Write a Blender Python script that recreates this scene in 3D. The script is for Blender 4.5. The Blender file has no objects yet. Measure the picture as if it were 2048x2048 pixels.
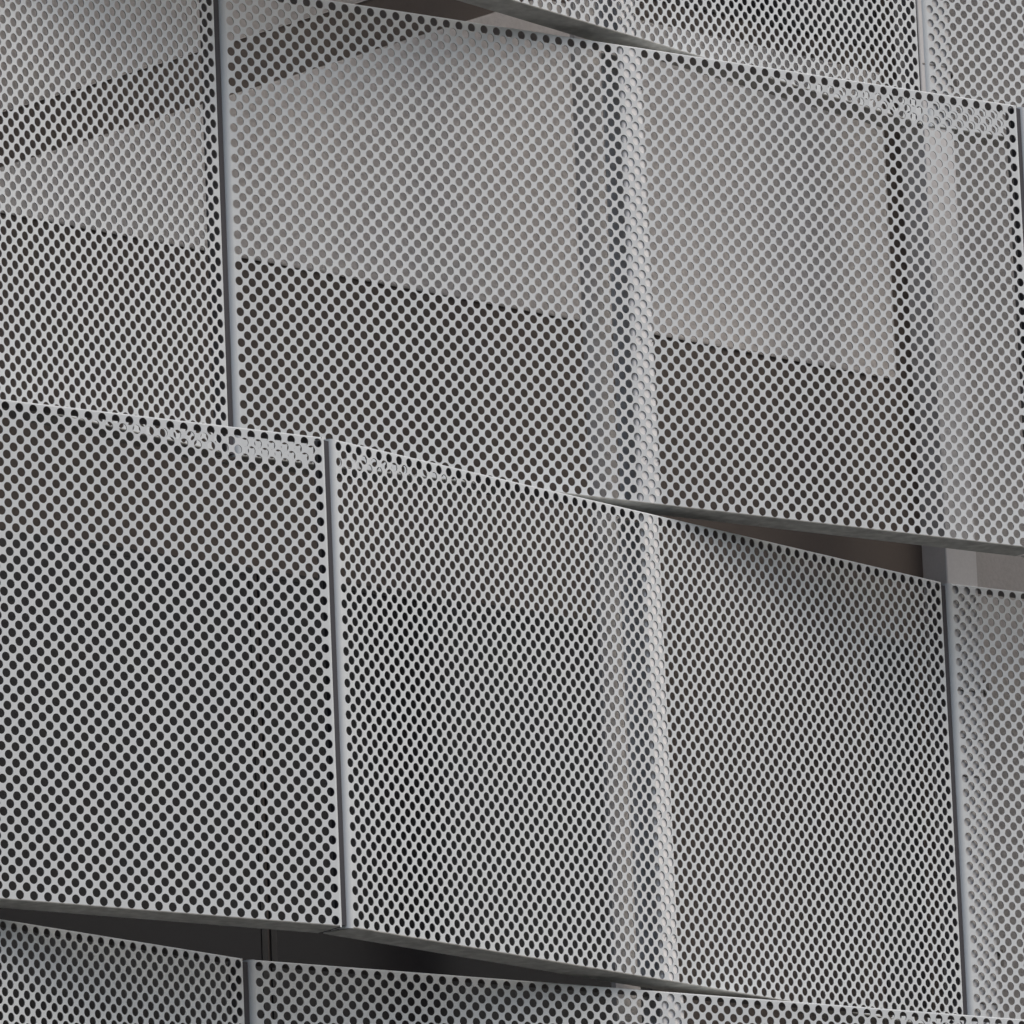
import bpy, bmesh, math, random
import numpy as np
from mathutils import Matrix, Vector

random.seed(4)
sc = bpy.context.scene
COL = sc.collection
P = 0.05                     # hole pitch of the perforated sheet (m); plan below is in pitches

# ------------------------------------------------------------------ camera
PSI, ELEV, ROLL = 0.774956, 0.214437, -0.041897
DIST, FPX, TX, TZ = 575.44, 18020.3, 20.024, 29.362
d = Vector((math.sin(PSI)*math.cos(ELEV), math.cos(PSI)*math.cos(ELEV), math.sin(ELEV)))
r = d.cross(Vector((0, 0, 1))).normalized()
u = r.cross(d)
r2 = math.cos(ROLL)*r + math.sin(ROLL)*u
u2 = -math.sin(ROLL)*r + math.cos(ROLL)*u
cam_d = bpy.data.cameras.new('camera')
cam = bpy.data.objects.new('camera', cam_d)
COL.objects.link(cam)
loc = (Vector((TX, 0, TZ)) - d*DIST)*P
m = Matrix((r2, u2, -d)).transposed().to_4x4()
m.translation = loc
cam.matrix_world = m
cam_d.sensor_fit = 'HORIZONTAL'
cam_d.sensor_width = 36.0
cam_d.lens = FPX/2048*36.0
cam_d.clip_start = 0.5
cam_d.clip_end = 4000
sc.camera = cam

# ------------------------------------------------------------------ sky, sun, exposure
SUN_EL, SUN_AZ = math.radians(50), math.radians(32)   # azimuth from -Y (street side) towards +X
w = bpy.data.worlds.new('World')
sc.world = w
w.use_nodes = True
nt = w.node_tree
nt.nodes.clear()
sky = nt.nodes.new('ShaderNodeTexSky')
sky.sky_type = 'NISHITA'
sky.sun_disc = False
sky.sun_elevation = SUN_EL
sky.sun_rotation = math.pi - SUN_AZ
sky.air_density = 1.0
sky.dust_density = 4.2
sky.ozone_density = 0.6
bg = nt.nodes.new('ShaderNodeBackground')
bg.inputs['Strength'].default_value = 0.15
wo = nt.nodes.new('ShaderNodeOutputWorld')
nt.links.new(sky.outputs[0], bg.inputs[0])
nt.links.new(bg.outputs[0], wo.inputs[0])
sun_d = bpy.data.lights.new('sun', 'SUN')
sun_d.energy = 0.6
sun_d.angle = math.radians(60)
sun_d.color = (1.0, 0.96, 0.88)
sun = bpy.data.objects.new('sun', sun_d)
COL.objects.link(sun)
sdir = Vector((math.sin(SUN_AZ)*math.cos(SUN_EL), -math.cos(SUN_AZ)*math.cos(SUN_EL), math.sin(SUN_EL)))
sun.rotation_euler = sdir.to_track_quat('Z', 'Y').to_euler()
sun.location = (5, -30, 40)
sc.view_settings.view_transform = 'Standard'
sc.view_settings.look = 'None'
sc.view_settings.gamma = 1
sc.view_settings.use_curve_mapping = False
sc.view_settings.exposure = -0.15

# ------------------------------------------------------------------ materials
def mat(name, col, rough=0.6, var=0.05, scale=3.0, fine=0.03, fscale=120.0, bump=0.0, bscale=60.0, spec=0.4, metal=0.0, streak=0.0):
    mm = bpy.data.materials.new(name)
    mm.use_nodes = True
    t = mm.node_tree
    b = t.nodes['Principled BSDF']
    b.inputs['Roughness'].default_value = rough
    b.inputs['Metallic'].default_value = metal
    b.inputs['Specular IOR Level'].default_value = spec
    tc = t.nodes.new('ShaderNodeTexCoord')
    oi = t.nodes.new('ShaderNodeObjectInfo')
    add = t.nodes.new('ShaderNodeVectorMath'); add.operation = 'ADD'
    sca = t.nodes.new('ShaderNodeVectorMath'); sca.operation = 'SCALE'
    comb = t.nodes.new('ShaderNodeCombineXYZ')
    for k in range(3):
        t.links.new(oi.outputs['Random'], comb.inputs[k])
    t.links.new(comb.outputs[0], sca.inputs[0]); sca.inputs['Scale'].default_value = 37.0
    t.links.new(tc.outputs['Object'], add.inputs[0]); t.links.new(sca.outputs[0], add.inputs[1])
    def noise(s, det, src=None):
        n = t.nodes.new('ShaderNodeTexNoise')
        n.inputs['Scale'].default_value = s; n.inputs['Detail'].default_value = det
        t.links.new(src or add.outputs[0], n.inputs['Vector'])
        return n
    def mr(n, lo, hi):
        x = t.nodes.new('ShaderNodeMapRange')
        x.inputs['From Min'].default_value = 0.3; x.inputs['From Max'].default_value = 0.7
        x.inputs['To Min'].default_value = lo; x.inputs['To Max'].default_value = hi
        t.links.new(n.outputs['Fac'], x.inputs['Value'])
        return x
    a = mr(noise(scale, 4), 1-var, 1+var)
    f = mr(noise(fscale, 2), 1-fine, 1+fine)
    mu = t.nodes.new('ShaderNodeMath'); mu.operation = 'MULTIPLY'
    t.links.new(a.outputs[0], mu.inputs[0]); t.links.new(f.outputs[0], mu.inputs[1])
    last = mu
    if streak:
        mp = t.nodes.new('ShaderNodeMapping')
        mp.inputs['Scale'].default_value = (9, 9, 0.35)
        t.links.new(add.outputs[0], mp.inputs['Vector'])
        s = mr(noise(1.0, 5, mp.outputs[0]), 1-streak, 1+streak*0.4)
        m2 = t.nodes.new('ShaderNodeMath'); m2.operation = 'MULTIPLY'
        t.links.new(mu.outputs[0], m2.inputs[0]); t.links.new(s.outputs[0], m2.inputs[1])
        last = m2
    cs = t.nodes.new('ShaderNodeVectorMath'); cs.operation = 'SCALE'
    cs.inputs[0].default_value = col
    t.links.new(last.outputs[0], cs.inputs['Scale'])
    t.links.new(cs.outputs[0], b.inputs['Base Color'])
    if bump:
        bn = t.nodes.new('ShaderNodeBump'); bn.inputs['Strength'].default_value = bump; bn.inputs['Distance'].default_value = 0.01
        t.links.new(noise(bscale, 4).outputs['Fac'], bn.inputs['Height'])
        t.links.new(bn.outputs[0], b.inputs['Normal'])
    return mm

M_PANEL = mat('white_panel_paint', (0.672, 0.715, 0.733), rough=0.5, var=0.025, scale=1.3, fine=0.015, fscale=260, spec=0.35, streak=0.03)
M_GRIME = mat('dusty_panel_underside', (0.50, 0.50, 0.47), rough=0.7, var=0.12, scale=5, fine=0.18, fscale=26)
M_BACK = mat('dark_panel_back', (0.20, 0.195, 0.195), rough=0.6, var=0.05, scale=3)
M_RIM = mat('cut_metal_rim', (0.46, 0.46, 0.46), rough=0.5, var=0.03, scale=3)
M_JOINT_SHADE = mat('joint_shade_dark', (0.045, 0.045, 0.055), rough=0.6)  # near-black colour standing in for shade inside the panel joints
M_POST = mat('white_post_paint', (0.86, 0.86, 0.855), rough=0.45, var=0.03, scale=4)
M_STEEL = mat('grey_steel_paint', (0.72, 0.705, 0.69), rough=0.5, var=0.05, scale=4)
M_PIPE = mat('pale_steel_paint', (0.64, 0.635, 0.63), rough=0.5, var=0.05, scale=3, streak=0.05)
M_CLAMP = mat('dark_clamp_steel', (0.22, 0.21, 0.20), rough=0.5)
M_PIER = mat('pier_concrete', (0.45, 0.435, 0.425), rough=0.85, var=0.08, scale=1.2, fine=0.05, fscale=90, bump=0.15, streak=0.06)
M_SCREW = mat('screw_steel', (0.05, 0.05, 0.05), rough=0.4)
M_CONC = mat('pale_concrete', (0.72, 0.695, 0.675), rough=0.85, var=0.07, scale=1.2, fine=0.05, fscale=90, bump=0.15, streak=0.06)
M_CONC2 = mat('grey_concrete', (0.52, 0.50, 0.485), rough=0.85, var=0.08, scale=1.2, fine=0.05, fscale=90, bump=0.15, streak=0.06)
M_BROWN = mat('dark_brown_cladding', (0.135, 0.113, 0.10), rough=0.7, var=0.08, scale=0.8)
M_GLASS = mat('dark_window_glass', (0.018, 0.017, 0.019), rough=0.25, var=0.1, scale=1, spec=0.35)
M_FRAME = mat('dark_window_frame', (0.04, 0.04, 0.04), rough=0.5)
M_GROUND = mat('asphalt', (0.045, 0.043, 0.039), rough=0.9, var=0.2, scale=0.4, fine=0.15, fscale=40, bump=0.3)

# ------------------------------------------------------------------ helpers
def link(o, parent=None):
    COL.objects.link(o)
    if parent is not None:
        o.parent = parent
    return o

def mesh_obj(name, verts, faces, material, parent=None, smooth=False):
    me = bpy.data.meshes.new(name)
    me.from_pydata([tuple(v) for v in verts], [], [tuple(f) for f in faces])
    me.validate()
    me.update()
    me.materials.append(material)
    if smooth:
        me.polygons.foreach_set('use_smooth', [True]*len(me.polygons))
    return link(bpy.data.objects.new(name, me), parent)

def bm_obj(name, bm, material, parent=None, smooth=False):
    bmesh.ops.recalc_face_normals(bm, faces=bm.faces)
    me = bpy.data.meshes.new(name)
    bm.to_mesh(me); bm.free()
    me.materials.append(material)
    if smooth:
        me.polygons.foreach_set('use_smooth', [True]*len(me.polygons))
        try:
            me.set_sharp_from_angle(angle=math.radians(35))
        except Exception:
            pass
    return link(bpy.data.objects.new(name, me), parent)

def box(bm, x0, x1, y0, y1, z0, z1, bev=0.0):     # in pitches
    g = bmesh.ops.create_cube(bm, size=1.0)
    for v in g['verts']:
        v.co = Vector(((x0 if v.co.x < 0 else x1)*P, (y0 if v.co.y < 0 else y1)*P, (z0 if v.co.z < 0 else z1)*P))
    if bev:
        es = {e for v in g['verts'] for e in v.link_edges}
        bmesh.ops.bevel(bm, geom=list(es), offset=bev*P, segments=3, profile=0.5, affect='EDGES')

def box_obj(name, ext, material, parent=None, bev=0.0):
    bm = bmesh.new(); box(bm, *ext, bev=bev)
    return bm_obj(name, bm, material, parent, smooth=bool(bev))

def prism(name, poly, y0, y1, material, parent=None, bev=0.0):   # polygon in X,Z extruded in Y (pitches)
    bm = bmesh.new()
    vs = [bm.verts.new((x*P, y0*P, z*P)) for x, z in poly]
    f = bm.faces.new(vs)
    e = bmesh.ops.extrude_face_region(bm, geom=[f])
    for v in e['geom']:
        if isinstance(v, bmesh.types.BMVert):
            v.co.y = y1*P
    if bev:
        bmesh.ops.bevel(bm, geom=list(bm.edges), offset=bev*P, segments=2, profile=0.5, affect='EDGES')
    return bm_obj(name, bm, material, parent)

def thing(name, label, cat, loc=(0, 0, 0), rz=0.0, group=None):
    o = bpy.data.objects.new(name, None)
    o.empty_display_size = 0.2
    o.location = loc; o.rotation_euler = (0, 0, rz)
    COL.objects.link(o)
    o['label'] = label; o['category'] = cat
    if group:
        o['group'] = group
    return o

# ------------------------------------------------------------------ perforated panel
NI, NJ = 64, 30
MX, MT, MB = 0.590, 0.405, 0.388
L = NI + 2*MX
H = NJ + MT + MB
HR = 0.288        # hole radius
TH = 0.065        # sheet thickness
FD = 2.5          # depth of the folded edges
RS, RT = 0.27, 0.10   # bend radii
RL, XL0 = 0.42, -0.15   # larger bend of the left edge; it starts a little beyond the face margin
ALPHA = 0.138208
GAP, GZ = 0.5827, 0.6323
WX = L*math.cos(ALPHA) + GAP
AMP = L*math.sin(ALPHA)
ROW = H + GZ

def sheet_mesh():
    V = []; F = []
    nv = 0
    N = 16
    base = [2*math.pi*k/N for k in range(N)]
    lx0, lx1, lz0, lz1 = XL0+RL, L-RS, RT, H-RT
    cache = {}
    def ring(polykey, poly):
        if polykey in cache:
            return cache[polykey]
        angs = set(round(a, 6) for a in base)
        for x, z in poly:
            angs.add(round(math.atan2(z, x) % (2*math.pi), 6))
        angs = sorted(angs)
        keep = []
        for a in angs:
            if keep and a-keep[-1] < 1e-4:
                continue
            keep.append(a)
        outer = []; inner = []
        n = len(poly)
        for a in keep:
            c, s = math.cos(a), math.sin(a)
            best = 1e9
            for k in range(n):
                (x0, z0), (x1, z1) = poly[k], poly[(k+1) % n]
                den = c*(z1-z0) - s*(x1-x0)
                if abs(den) < 1e-12:
                    continue
                tt = (x0*(z1-z0) - z0*(x1-x0))/den
                if abs(x1-x0) > abs(z1-z0):
                    q = (tt*c-x0)/(x1-x0)
                else:
                    q = (tt*s-z0)/(z1-z0)
                if tt > 0 and -1e-4 <= q <= 1+1e-4:
                    best = min(best, tt)
            outer.append((best*c, best*s)); inner.append((HR*c, HR*s))
        cache[polykey] = (outer, inner)
        return cache[polykey]
    pts = [(i, j) for i in range(NI+1) for j in range(NJ+1)] + [(i+.5, j+.5) for i in range(NI) for j in range(NJ)]
    for (i, j) in pts:
        cx, cz = MX+i, MB+j
        le, re, be, te = (i == 0), (i == NI), (j == 0), (j == NJ)
        wl, wr, wb, wt = cx-lx0, lx1-cx, cz-lz0, lz1-cz
        if le and be: poly = [(.5, 0), (0, .5), (-wl, .5), (-wl, -wb), (.5, -wb)]
        elif le and te: poly = [(.5, 0), (.5, wt), (-wl, wt), (-wl, -.5), (0, -.5)]
        elif re and be: poly = [(wr, .5), (0, .5), (-.5, 0), (-.5, -wb), (wr, -wb)]
        elif re and te: poly = [(wr, wt), (-.5, wt), (-.5, 0), (0, -.5), (wr, -.5)]
        elif le: poly = [(.5, 0), (0, .5), (-wl, .5), (-wl, -.5), (0, -.5)]
        elif re: poly = [(wr, .5), (0, .5), (-.5, 0), (0, -.5), (wr, -.5)]
        elif be: poly = [(.5, 0), (0, .5), (-.5, 0), (-.5, -wb), (.5, -wb)]
        elif te: poly = [(.5, 0), (.5, wt), (-.5, wt), (-.5, 0), (0, -.5)]
        else: poly = [(.5, 0), (0, .5), (-.5, 0), (0, -.5)]
        o, n = ring((le, re, be, te), poly)
        k = len(o)
        for y in (0.0, TH):
            for x, z in o: V.append((cx+x, y, cz+z))
            for x, z in n: V.append((cx+x, y, cz+z))
        of, nf, ob, nb = nv, nv+k, nv+2*k, nv+3*k
        for a in range(k):
            b = (a+1) % k
            F.append((of+a, of+b, nf+b, nf+a))
            F.append((ob+b, ob+a, nb+a, nb+b))
            F.append((nf+a, nf+b, nb+b, nb+a))
        nv += 4*k
    me = bpy.data.meshes.new('perforated_sheet')
    va = (np.array(V, dtype=np.float32)*P)
    fa = np.array(F, dtype=np.int32)
    me.vertices.add(len(va)); me.vertices.foreach_set('co', va.ravel())
    me.loops.add(fa.size); me.loops.foreach_set('vertex_index', fa.ravel())
    me.polygons.add(len(fa))
    me.polygons.foreach_set('loop_start', np.arange(0, fa.size, 4, dtype=np.int32))
    me.polygons.foreach_set('use_smooth', np.zeros(len(fa), dtype=bool))
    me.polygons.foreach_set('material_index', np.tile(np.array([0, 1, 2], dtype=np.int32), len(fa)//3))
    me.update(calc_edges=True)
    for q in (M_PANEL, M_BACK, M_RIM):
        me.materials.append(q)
    return me

def return_profile(rad, FD=FD):
    """outer then inner points (inset from edge, depth)"""
    o = [(rad - rad*math.sin(a), rad - rad*math.cos(a)) for a in [math.pi/2*k/5 for k in range(6)]]
    o.append((0, FD))
    ri = max(rad-TH, 0.02)
    i_ = [(rad - ri*math.sin(a), rad - ri*math.cos(a)) for a in [math.pi/2*k/5 for k in range(6)]]
    i_[0] = (rad, TH)
    i_.append((TH, FD))
    return o + i_[::-1]

def strip(bm, prof, place, spans):
    for s0, s1 in spans:
        a = [bm.verts.new(Vector(place(p_, s0))*P) for p_ in prof]
        b = [bm.verts.new(Vector(place(p_, s1))*P) for p_ in prof]
        n = len(prof)
        h = n//2
        for k in range(n):
            fc = bm.faces.new((a[k], a[(k+1) % n], b[(k+1) % n], b[k]))
            fc.material_index = 1 if k >= h else 0     # the inner side is unpainted
        for ring_ in (a, b):                       # end caps as quads across the wall thickness
            for k in range(h-1):
                bm.faces.new((ring_[k], ring_[k+1], ring_[n-2-k], ring_[n-1-k]))

SHEET = sheet_mesh()
panel_parts = None

def make_panel(X0, Y0, Z0, sg, label):
    """sg=+1 recedes into the wall towards the right, -1 comes forward"""
    global panel_parts
    t = thing('perforated_panel', label, 'metal panel', (X0*P, Y0*P, Z0*P), sg*ALPHA, 'folded perforated metal panels of the facade')
    if panel_parts is None:
        parts = []
        s = link(bpy.data.objects.new('perforated_sheet', SHEET), t); parts.append(s)
        pt_ = return_profile(RT, 1.7)
        for ps, place in ((return_profile(RL, 0.75), lambda q, s_: (XL0+q[0], q[1], s_)), (return_profile(RS, 1.25), lambda q, s_: (L-q[0], q[1], s_))):
            bm = bmesh.new(); strip(bm, ps, place, [(0.0, H)])
            parts.append(bm_obj('side_return', bm, M_PANEL, t, smooth=True))
        parts.append(box_obj('joint_shade_strip', (XL0-.46, XL0+.02, .2, .7, 0.15, H-.15), M_JOINT_SHADE, t))  # added dark strip that puts the shade of the joint into colour
        sp = [(XL0+RL+.02, L-RS-.02)]
        bm = bmesh.new(); strip(bm, pt_, lambda q, s_: (s_, q[1], H-q[0]), sp)
        parts.append(bm_obj('top_return', bm, M_PANEL, t, smooth=True))
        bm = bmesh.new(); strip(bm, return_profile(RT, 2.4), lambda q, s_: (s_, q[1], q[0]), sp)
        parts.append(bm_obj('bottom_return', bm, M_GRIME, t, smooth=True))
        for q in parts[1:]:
            if q.name.startswith('joint_shade_strip'):
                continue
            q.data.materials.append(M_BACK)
        sm = None
        for j in (2.56, 10.56, 27.56):
            for i in (31.6, 32.6):
                if sm is None:
                    bm = bmesh.new()
                    bmesh.ops.create_uvsphere(bm, u_segments=8, v_segments=4, radius=0.055*P)
                    for v in bm.verts: v.co.y *= 0.6
                    so = bm_obj('screw', bm, M_SCREW, t, smooth=True); sm = so.data
                else:
                    so = link(bpy.data.objects.new('screw', sm), t)
                so.location = ((MX+i)*P, 0.0, (MB+j)*P)
                parts.append(so)
        panel_parts = parts
    else:
        for q in panel_parts:
            c = q.copy()
            COL.objects.link(c)
            c.parent = t
    return t

rows = {
    'N': (3*ROW, 0.26, 'odd'), 'O': (2*ROW, 0.4996, 'even'), 'P': (ROW, 0.2575, 'odd'),  # N: unseen row above, added to keep skylight out
    'Q': (0.0, 0.0, 'even'), 'R': (-ROW, -0.1196, 'odd'),
}
labels = {
    ('O', -1): 'bluish white perforated panel of the top row, above the dark slot at the top',
    ('O', 0): 'cream white perforated panel at the top, its lower edge overhanging the pale gable-shaped wall',
    ('O', 1): 'bluish white perforated panel in the top right corner, pale pipe behind its left edge',
    ('P', -1): 'cream perforated panel in the upper left corner, turned away, holes narrow ovals',
    ('P', 0): 'large grey white perforated panel in the upper middle, pale sloped wall behind its holes',
    ('P', 1): 'sliver of cream perforated panel at the right edge beside the large upper panel',
    ('Q', -1): 'bluish white perforated panel at the left with black holes over the dark interior',
    ('Q', 0): 'bright cream perforated panel in the lower middle, turned to the right with narrow oval holes',
    ('Q', 1): 'shaded grey perforated panel at the lower right edge, pale pipe behind its left edge',
    ('R', -1): 'cream perforated panel in the bottom left corner under the black slot',
    ('R', 0): 'shaded grey perforated panel along the bottom, under the bright cream panel',
    ('R', 1): 'cream perforated panel beyond the bottom right corner',
    ('N', -1): 'cream perforated panel of the row above the picture, left',
    ('N', 0): 'grey perforated panel of the row above the picture, middle',
    ('N', 1): 'cream perforated panel of the row above the picture, right',
}
for row, (z0, dx, ph) in rows.items():
    for k in (-1, 0, 1):
        # even rows: ridge at X=0, so the panel k=0 recedes to the right
        rec = (k % 2 == 0) == (ph == 'even')
        X0 = dx + k*WX + GAP/2
        if rec:
            make_panel(X0, -AMP/2, z0, +1, labels[(row, k)])
        else:
            make_panel(X0, AMP/2, z0, -1, labels[(row, k)])

# ------------------------------------------------------------------ posts, column, pipe
ZT, ZB = 4*ROW, -ROW-2
XC = WX/2 + 0.15
def channel(name, x0, x1, y0, y1, z0, z1, wall, rad, material, parent):
    """steel channel, open to the left, with rounded right corners and front lip"""
    out = [(x0, y0 + rad)]
    out += [(x0 + rad - rad*math.cos(a), y0 + rad - rad*math.sin(a)) for a in [math.pi/2*k/4 for k in range(1, 5)]]
    out += [(x1 - rad + rad*math.sin(a), y0 + rad - rad*math.cos(a)) for a in [math.pi/2*k/4 for k in range(5)]]
    out += [(x1, y1), (x0, y1), (x0, y1-wall), (x1-wall, y1-wall), (x1-wall, y0+wall), (x0+rad, y0+wall), (x0+wall*.9, y0+rad+.02)]
    bm = bmesh.new()
    lo = [bm.verts.new((x*P, y*P, z0*P)) for x, y in out]
    hi = [bm.verts.new((x*P, y*P, z1*P)) for x, y in out]
    n = len(out)
    for k in range(n):
        bm.faces.new((lo[k], lo[(k+1) % n], hi[(k+1) % n], hi[k]))
    bm.faces.new(lo); bm.faces.new(hi)
    return bm_obj(name, bm, material, parent, smooth=True)
post = thing('support_post', 'white steel channel post touching the back of the panels at the middle of the picture', 'post', (XC*P, 0, ZB*P))
for zr in (-1, 0, 1, 2, 3):            # one length behind each row, flush with the back of its panel
    o = channel('channel_section', -0.95, 0.95, TH+.03, 2.1, zr*ROW+0.12, zr*ROW+H-0.12, 0.14, 0.24, M_POST, post)
    o.location.z = -ZB*P
    o.rotation_euler.z = ALPHA if zr % 2 == 0 else -ALPHA

col = thing('steel_column', 'flat grey steel plate column standing just behind the white channel post', 'column', (0, 0, ZB*P))
def colbox(name, ext):
    o = box_obj(name, ext, M_STEEL, col); o.location.z = -ZB*P
colbox('plate', (XC-1.12, XC+1.12, 4.1, 4.5, ZB, ZT))
colbox('stiffener', (XC+0.55, XC+0.75, 4.5, 5.6, ZB, ZT))

# square steel tube in the valley, flush with the back of the panels that come forward from it
tube = thing('square_post', 'wide pale square steel post in the gap at the right, running up behind the panels', 'post',
             ((WX+GAP/2)*P, AMP/2*P, ZB*P), -ALPHA)
def T(o):
    o.location = (0, 0, -ZB*P)
    return o
bm = bmesh.new(); box(bm, .30, 2.62, .36, 3.1, ZB, ZT)
bmesh.ops.bevel(bm, geom=[e for e in bm.edges if abs(e.verts[0].co.z-e.verts[1].co.z) > 1], offset=.15*P, segments=3, profile=.5, affect='EDGES')
T(bm_obj('tube', bm, M_STEEL, tube, smooth=True))
bm = bmesh.new(); box(bm, .08, 2.72, TH+.13, .36, ZB, ZT)
bmesh.ops.bevel(bm, geom=[e for e in bm.edges if abs(e.verts[0].co.z-e.verts[1].co.z) > 1 and e.verts[0].co.x < P and e.verts[0].co.y < .25*P], offset=.14*P, segments=5, profile=.5, affect='EDGES')
T(bm_obj('front_plate', bm, M_PIPE, tube, smooth=True))
def put(name, me_src, x, y, z):
    if me_src is None:
        return None
    o = link(bpy.data.objects.new(name, me_src), tube)
    o.location = (x*P, y*P, (z-ZB)*P)
    return o
bk = None
for zc in (66.6, 23.9, 5.4):
    if bk is None:
        bm = bmesh.new()
        box(bm, 2.66, 3.5, .5, .62, -.55, .55); box(bm, 2.66, 2.76, .62, 1.7, -.55, .55)
        for zz in (-.3, .3):
            g = bmesh.ops.create_cone(bm, cap_ends=True, segments=6, radius1=.16*P, radius2=.16*P, depth=.2*P)
            bmesh.ops.rotate(bm, verts=g['verts'], matrix=Matrix.Rotation(math.pi/2, 3, 'X'))
            bmesh.ops.translate(bm, verts=g['verts'], vec=(3.12*P, .42*P, zz*P))
        o = bm_obj('bracket', bm, M_CLAMP, tube); bk = o.data
        o.location = (0, 0, (zc-ZB)*P)
    else:
        put('bracket', bk, 0, 0, zc)
bd = None
for zc in (67.3, 23.5, 20.2, 17.6, 2.1):
    if bd is None:
        bm = bmesh.new(); box(bm, .3, 2.74, TH+.10, TH+.15, -.05, .05)
        o = bm_obj('strap', bm, M_CLAMP, tube); bd = o.data
        o.location = (0, 0, (zc-ZB)*P)
    else:
        put('strap', bd, 0, 0, zc)

# ------------------------------------------------------------------ building behind the screen
YW, YPIER, YC = 13.6, 11.4, 13.8           # fronts of the pale wall, of the pier and of the brown cladding
bld = thing('building', 'building wall of pale concrete and dark brown cladding behind the perforated metal screen', 'building', (0, YC*P, -125*P))
def B(o):
    o.location = (0, -YC*P, 125*P)
    return o
XL, XR = -68.0, 138.0
ZS = 47.5                                                 # underside of the pale wall
XE = 71.15
SL = 0.392                                                # slope of its upper edge
ztop = 69.5
xa = -10.56 + (ztop-50.46)/SL
x_ap = xa - (ztop-ZS)/SL
B(prism('sloped_wall', [(x_ap, ZS), (XE, ZS), (XE, ztop), (xa, ztop)], YW, YC-.05, M_CONC, bld, bev=0.14))
zb0 = 54.01 + SL*(XL+10.42)
zb1 = 54.01 + SL*(60+10.42)
B(prism('inclined_band', [(XL, zb0), (60, zb1), (60, zb1+30), (XL, zb0+80)], YW+.1, YC-.06, M_CONC2, bld, bev=0.12))
B(box_obj('brown_cladding', (XL, XR, YC, YC+5, -120, ZT+2), M_BROWN, bld))
B(box_obj('concrete_pier', (XE+2.0, XR, YPIER, YC-.01, ZB-2, ZT+1), M_PIER, bld, bev=0.1))
B(box_obj('skylight_block', (XL-5, XR+5, -2, YC+5, ZT+2.1, ZT+8), M_CONC2, bld))  # added unseen lid, stops skylight entering the cavity from above
B(box_obj('side_light_block', (XL-5, XL-.1, 6, YC+5, ZB-2, ZT+2), M_CONC2, bld))  # added unseen closures at both ends, block side light into the cavity
B(box_obj('side_light_block', (XR+.1, XR+5, 6, YC+5, ZB-2, ZT+2), M_CONC2, bld))
for x0, x1, z0, z1 in ((-42, 10.1, -24, 27.0), (67.2, 71.5, 3, 29), (10.4, 45, -24, 27.0), (46, 71.5, 71.2, 96)):
    bm = bmesh.new()
    fw = 0.5
    box(bm, x0, x1, YC-.16, YC-.02, z1-fw, z1); box(bm, x0, x1, YC-.16, YC-.02, z0, z0+fw)
    box(bm, x0, x0+fw, YC-.16, YC-.02, z0+fw, z1-fw); box(bm, x1-fw, x1, YC-.16, YC-.02, z0+fw, z1-fw)
    f = B(bm_obj('window', bm, M_FRAME, bld))
    g = box_obj('pane', (x0+fw, x1-fw, YC-.1, YC-.04, z0+fw, z1-fw), M_GLASS, f)

# ------------------------------------------------------------------ ground
gz0 = (loc.z - 1.6)
S = 1500
gr = mesh_obj('ground', [(-S, -S, gz0), (S, -S, gz0), (S, S, gz0), (-S, S, gz0)], [(0, 1, 2, 3)], M_GROUND)
gr['kind'] = 'structure'
